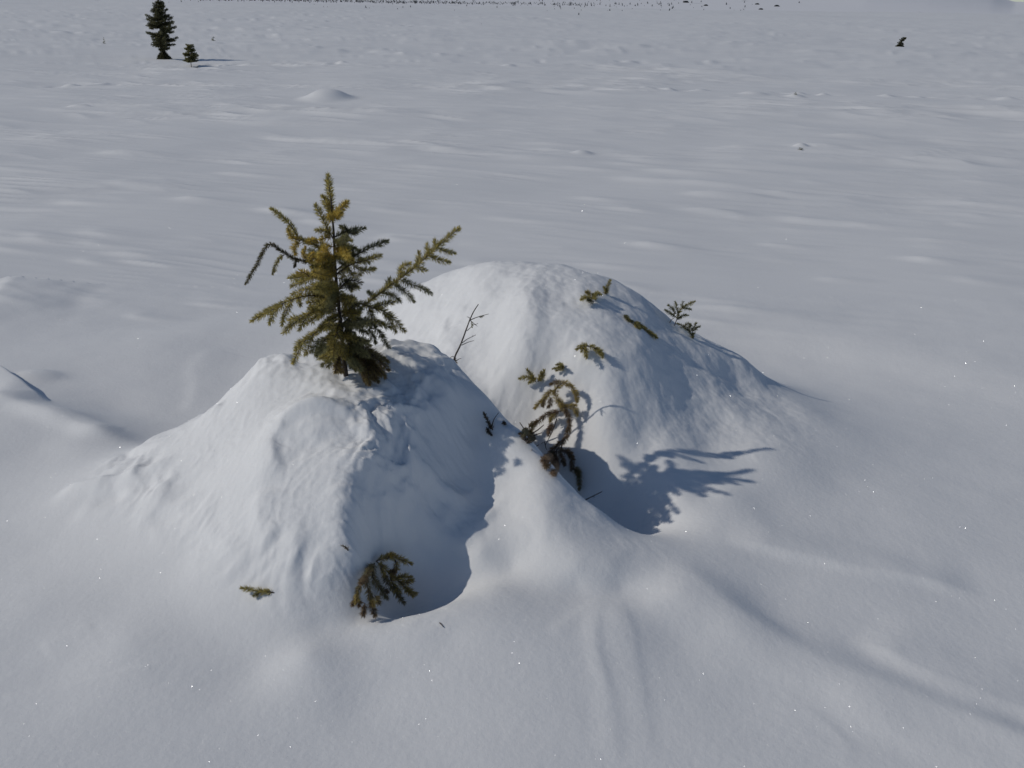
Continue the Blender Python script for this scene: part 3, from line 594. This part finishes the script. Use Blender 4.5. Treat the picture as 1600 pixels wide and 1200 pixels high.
sprig('bushy brownish spruce sprig down in the shaded hollow of the near mound', ZD, [
  ([(460, 290), (620, 440), (780, 580), (920, 730)], .03, .08, OLIVE), ([(470, 290), (600, 240), (700, 250), (800, 290), (900, 330)], .03, .07, OLIVE), ([(600, 270), (640, 220), (680, 215)], .05, .08, GOLD * .7), ([(700, 280), (720, 380), (700, 420)], .05, .07, OLIVE),
  ([(700, 520), (800, 490), (900, 500)], .06, .08, OLIVE), ([(760, 560), (860, 560), (920, 540)], .06, .08, OLIVE), ([(620, 450), (680, 420), (700, 440)], .05, .08, BR), ([(820, 620), (900, 680), (960, 700)], .07, .08, OLIVE),
  ([(560, 420), (600, 560), (700, 680), (810, 820)], .05, .06, GREEN), ([(520, 380), (540, 430), (560, 460)], .04, .06, OLIVE), ([(440, 320), (420, 480), (500, 620), (600, 760)], .03, .05, GREEN), ([(520, 640), (570, 660), (600, 680)], .04, .07, BR),
  ([(420, 330), (340, 470), (260, 620), (220, 720)], .03, .05, GREEN), ([(350, 480), (300, 540), (270, 570)], .04, .08, BR), ([(240, 680), (220, 760), (210, 820)], .04, .07, OLIVE), ([(230, 760), (190, 810), (160, 850)], .05, .06, BR), ([(230, 780), (250, 820), (250, 850)], .05, .06, BR),
  ([(340, 500), (360, 640), (410, 800)], .04, .06, GREEN), ([(400, 760), (420, 810), (430, 850)], .05, .08, OLIVE), ([(380, 780), (420, 900), (450, 980)], .05, .05, BR), ([(320, 820), (310, 900), (300, 980)], .03, .03, BR), ([(440, 720), (480, 780), (490, 830)], .04, .06, GREEN), ([(640, 480), (680, 600), (760, 690)], .05, .07, OLIVE)],
  cols=(OLIVE, DEAD), L=.0115, dens=3000, name='spruce_branch', cat='branch')
sprig('tiny dark needle speck lying on the smooth snow below the hollow', PX, [([(687, 973), (690, 976), (693, 980)], .002, .004, None)], name='fallen_needle', cat='needle', stem_r=.0016)
sprig('tiny brown twig tip left of the shaded hollow', PX, [([(544, 860), (540, 855), (534, 853)], .0, .012, DEAD)], L=.006, name='twig_tip', cat='twig', dens=1200)

# ------------------------------------------------------------------ trees out on the plain
def conifer(base, H, Rr, label, seed, col=DARK, lean=0, whorls=20, name='spruce_tree', crown0=.22, per=9, ncount=900, shape=None, skirt=0, nl=1.0):
    global rng
    rng = np.random.default_rng(seed); e = empty(name, base, label, 'tree')
    a = Acc(); tp = np.array([[lean * t * t, 0, -.15 + (H + .15) * t] for t in np.linspace(0, 1, 9)]); a.stem(tp, H * .022, H * .004, TWIG * .6, 7, .1); a.build(e, 'trunk')
    a = Acc()
    for w in range(whorls):
        f = w / (whorls - 1); z = H * (crown0 + (1 - crown0) * f) * .985
        rad = Rr * (shape(f) if shape else (1 - f) ** .8) + .02 * H
        for b in range(per):
            an = rng.uniform(0, 2 * math.pi); l = rad * rng.uniform(.45, 1.1); zz = z + rng.uniform(-.02, .02) * H
            d = np.array([math.cos(an), math.sin(an), 0]); up = rng.uniform(.0, .35) if f > .5 else rng.uniform(-.25, .2)
            p = np.array([[lean * (z / H) ** 2, 0, zz] + d * l * t + np.array([0, 0, l * (up * t - .5 * (t - .3) ** 2 + .35 * t ** 3)]) for t in np.linspace(0, 1, 6)])
            a.stem(p, H * .004, H * .0015, TWIG * .5, 4); a.needles(p, H * .026 * nl, H * .006 * nl, ncount / H, col, GREEN, .05, 60, .15)
            for s_ in range(3):
                t = rng.uniform(.35, .9); q0 = p[int(t * 5)]; an2 = an + rng.choice([-1, 1]) * rng.uniform(.5, 1); l2 = l * .4 * (1.1 - t)
                q = np.array([q0 + np.array([math.cos(an2), math.sin(an2), -.25]) * l2 * k for k in (0, .5, 1)])
                a.needles(q, H * .024 * nl, H * .006 * nl, ncount / H, col, GREEN, 0, 60, .15)
    for k in range(skirt):
        an = rng.uniform(0, 2 * math.pi); l = Rr * rng.uniform(.15, .5); hh = rng.uniform(.04, .16); d = np.array([math.cos(an), math.sin(an) * .5, 0])
        p = np.array([d * l * t + [0, 0, H * hh * (1 - t * t) - .01] for t in np.linspace(.1, 1, 5)])
        a.stem(p, H * .004, H * .002, TWIG * .5, 4); a.needles(p, H * .03, H * .006, ncount / H * 1.4, col, GREEN * .6, 0, 60, .1)
    o = a.build(e, 'crown'); return e
pxm = lambda b, k: k * np.dot(b - O, Fw) / FPX
b = surf(257, 90, far=True)
def shp(f): return np.interp(f, [0, .12, .25, .4, .6, .8, 1], [.35, .95, .9, 1.1, .78, .42, .08])
b[2] -= .03
conifer(b, pxm(b, 88), pxm(b, 22), 'tall dark spruce standing far out on the snowfield at the upper left', 11, shape=shp, crown0=.17, whorls=15, per=9, ncount=620, skirt=20)
b = surf(299, 105, far=True)
conifer(b, pxm(b, 32), pxm(b, 12), 'small young spruce just right of the taller dark spruce', 12, col=GREEN, crown0=.28, whorls=9, per=9, ncount=420, nl=1.7, shape=lambda f: np.interp(f, [0, .3, .7, 1], [.9, 1, .7, .45]))
b = surf(1405, 73, far=True)
conifer(b, pxm(b, 13), pxm(b, 7), 'small leaning dark shrub alone on the snowfield at the upper right', 13, col=DARK, lean=pxm(b, 7), crown0=.1, whorls=7, per=10, ncount=500, nl=2.4, name='leaning_shrub', shape=lambda f: .9 - .5 * f)
for px, py, h, w, lab in [(163, 68, 9, 3, 'tiny bare sapling left of the tall dark spruce on the plain'), (334, 64, 7, 5, 'tiny grey shrub right of the tall dark spruce on the plain'), (309, 106, 3, 4, 'very small tuft at the foot of the small young spruce'),
                          (1250, 234, 4, 7, 'dark twig tuft in a little snow lump at right centre of the plain'), (1243, 148, 5, 3, 'tiny dark twig standing before the bright drift on the plain')]:
    b = surf(px, py, far=True)
    conifer(b, pxm(b, h), pxm(b, w), lab, 20 + px, col=GREEN * 1.2, crown0=.1, whorls=4, per=5, ncount=260, nl=2.5, name='small_shrub')
rng = np.random.default_rng(77)
# distant trees: individuals, then the wood along the edge of the plain as one mass
def far_tree_mesh(seed):
    g = np.random.default_rng(seed); V_, F_ = [], []
    for k in range(4):
        z0 = .12 + k * .2; z1 = z0 + .36 if k < 3 else 1.0; r = (.30 - .065 * k) * g.uniform(.8, 1.2); n0 = len(V_)
        for i in range(6):
            a = i * math.pi / 3 + g.uniform(-.3, .3); q = r * g.uniform(.65, 1.25); V_.append([q * math.cos(a), q * math.sin(a), z0 + g.uniform(-.04, .04)])
        V_.append([g.uniform(-.02, .02), g.uniform(-.02, .02), z1])
        F_ += [[n0 + i, n0 + (i + 1) % 6, n0 + 6] for i in range(6)]
    n0 = len(V_)
    for i in range(3): a = i * 2.1; V_.append([.03 * math.cos(a), .03 * math.sin(a), -.1])
    V_.append([0, 0, .5]); F_ += [[n0, n0 + 1, n0 + 3], [n0 + 1, n0 + 2, n0 + 3], [n0 + 2, n0, n0 + 3]]
    V_ = np.array(V_); return V_, np.array(F_)
FT = [far_tree_mesh(s) for s in range(6)]
FM = [mesh_np('far_tree', v, f, NEEDLE, False, np.tile([.085, .095, .10], (len(v), 1))) for v, f in FT]  # pale grey tint: distance haze painted into the tree colour
def hor(px): return 1 + (px - 350) * .0152
r2 = random.Random(5)
pos = []
for cxp, cyp, sx, sy, k in [(960, 9, 18, 4, 22), (885, 6, 22, 5, 18), (862, 13, 6, 3, 5), (845, 20, 3, 1.5, 3), (1000, 8, 40, 6, 16), (830, 4, 25, 4, 14), (1100, 7, 60, 6, 22), (1040, 5, 40, 5, 14), (580, 14, 8, 2, 7), (520, 14, 20, 3, 6), (620, 13, 10, 2, 4), (1150, 12, 12, 4, 6), (710, 21, 1, 1, 1), (905, 19, 2, 2, 2), (752, 38, .1, .1, 1), (740, 5, 30, 4, 8), (298, 3, 16, 1.5, 5)]:
    for i in range(k): pos.append((r2.gauss(cxp, sx), max(-4, r2.gauss(cyp, sy)), cxp))
CL = {}
for c_ in (298,): CL[c_] = 'beside the top of the tall dark spruce'
for c_ in (580, 520, 620): CL[c_] = 'in front of the dark line of far woods'
for c_ in (740, 830, 885): CL[c_] = 'where the dark line of far woods thins out'
for c_ in (960, 1000, 1040): CL[c_] = 'in the cluster right of the far woods'
for c_ in (1100, 1150): CL[c_] = 'among the dark scrub patches on the far slope'
for c_ in (845, 862, 905): CL[c_] = 'below the cluster right of the far woods'
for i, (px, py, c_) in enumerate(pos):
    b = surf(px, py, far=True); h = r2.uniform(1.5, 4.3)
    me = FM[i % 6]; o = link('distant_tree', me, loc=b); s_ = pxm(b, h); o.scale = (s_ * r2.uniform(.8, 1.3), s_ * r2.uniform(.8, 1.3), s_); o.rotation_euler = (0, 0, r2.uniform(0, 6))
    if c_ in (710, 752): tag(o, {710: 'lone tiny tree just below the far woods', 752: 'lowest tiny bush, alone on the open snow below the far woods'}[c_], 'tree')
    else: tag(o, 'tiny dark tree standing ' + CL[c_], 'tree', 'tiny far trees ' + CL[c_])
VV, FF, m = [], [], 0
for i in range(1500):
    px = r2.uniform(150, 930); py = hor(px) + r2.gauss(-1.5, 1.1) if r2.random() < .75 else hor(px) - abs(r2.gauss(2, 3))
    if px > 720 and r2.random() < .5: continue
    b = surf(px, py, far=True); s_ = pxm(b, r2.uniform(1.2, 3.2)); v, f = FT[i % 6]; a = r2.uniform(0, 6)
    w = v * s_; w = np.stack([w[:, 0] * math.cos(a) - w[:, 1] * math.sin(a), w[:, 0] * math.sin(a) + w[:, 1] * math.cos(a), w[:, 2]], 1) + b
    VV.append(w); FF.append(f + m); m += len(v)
VV = np.vstack(VV); o = link('distant_wood', mesh_np('distant_wood', VV, np.vstack(FF), NEEDLE, False, np.tile([.085, .095, .10], (len(VV), 1))), kind='stuff')  # same tint as the single trees, haze mixed into the colour
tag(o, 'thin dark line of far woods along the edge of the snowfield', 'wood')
# dark scrub patches / rocks
for i, (px, py, w) in enumerate([(1072, 4, 5), (1103, 9, 4), (1183, 7, 4), (1189, 15, 4), (1214, 10, 4.5)]):
    b = surf(px, py, far=True); s_ = pxm(b, w); g = np.random.default_rng(i)
    V_, F_ = [], []
    for a_ in range(3):
        for k in range(9):
            an = k * 2 * math.pi / 9; q = [1, .85, .4][a_] * g.uniform(.75, 1.2); V_.append([q * math.cos(an) * s_, q * math.sin(an) * s_ * .6, [-.1, .3, .5][a_] * s_ * g.uniform(.7, 1.1)])
    for a_ in range(2):
        for k in range(9): F_.append([a_ * 9 + k, a_ * 9 + (k + 1) % 9, a_ * 9 + 9 + (k + 1) % 9, a_ * 9 + 9 + k])
    V_.append([0, 0, .5 * s_]); F_ += [[18 + k, 18 + (k + 1) % 9, 27, 27] for k in range(9)]
    me = bpy.data.meshes.new('dark_scrub'); me.from_pydata(V_, [], [[*dict.fromkeys(f)] for f in F_]); me.materials.append(NEEDLE)
    ca = me.color_attributes.new('tint', 'FLOAT_COLOR', 'POINT'); ca.data.foreach_set('color', np.tile([.03, .034, .03, 1], len(V_)))
    o = link('dark_scrub', me, loc=b)
    tag(o, ['dark scrub patch highest up, left of the other patches on the far slope', 'small dark scrub patch second from the left on the far slope', 'upper dark patch of the close pair on the far slope', 'lower dark patch of the close pair on the far slope', 'rightmost dark scrub patch on the far slope'][i], 'scrub', 'dark scrub patches on the far slope')

# ------------------------------------------------------------------ glinting ice crystals on the crust
g = np.random.default_rng(9); K = 90000
uu = g.uniform(-60, 1660, K); vv = 230 + 970 * g.uniform(0, 1, K) ** .8
D = Fw[None] + ((uu - 800) / FPX)[:, None] * Rt - ((vv - 600) / FPX)[:, None] * Up
t = -CAMH / D[:, 2]; px_, py_ = D[:, 0] * t, D[:, 1] * t
pz_ = height(px_, py_) + .0006
nrm = g.normal(size=(K, 3)); nrm[:, 2] = np.abs(nrm[:, 2]) + .15; nrm /= np.linalg.norm(nrm, axis=1, keepdims=True)
a1 = np.cross(nrm, g.normal(size=(K, 3))); a1 /= np.linalg.norm(a1, axis=1, keepdims=True); a2 = np.cross(nrm, a1)
sz = (g.uniform(.0002, .00075, K) ** 1.0 * np.clip(t / 3, .7, 1.7))[:, None]; cpt = np.stack([px_, py_, pz_], 1)
V3 = np.stack([cpt + a1 * sz, cpt - a1 * sz * .5 + a2 * sz * .87, cpt - a1 * sz * .5 - a2 * sz * .87], 1).reshape(-1, 3)
o = link('ice_crystals', mesh_np('ice_crystals', V3, np.arange(3 * K).reshape(-1, 3), ICE), kind='stuff')
tag(o, 'tiny ice crystals glinting all over the snow crust', 'ice crystals')
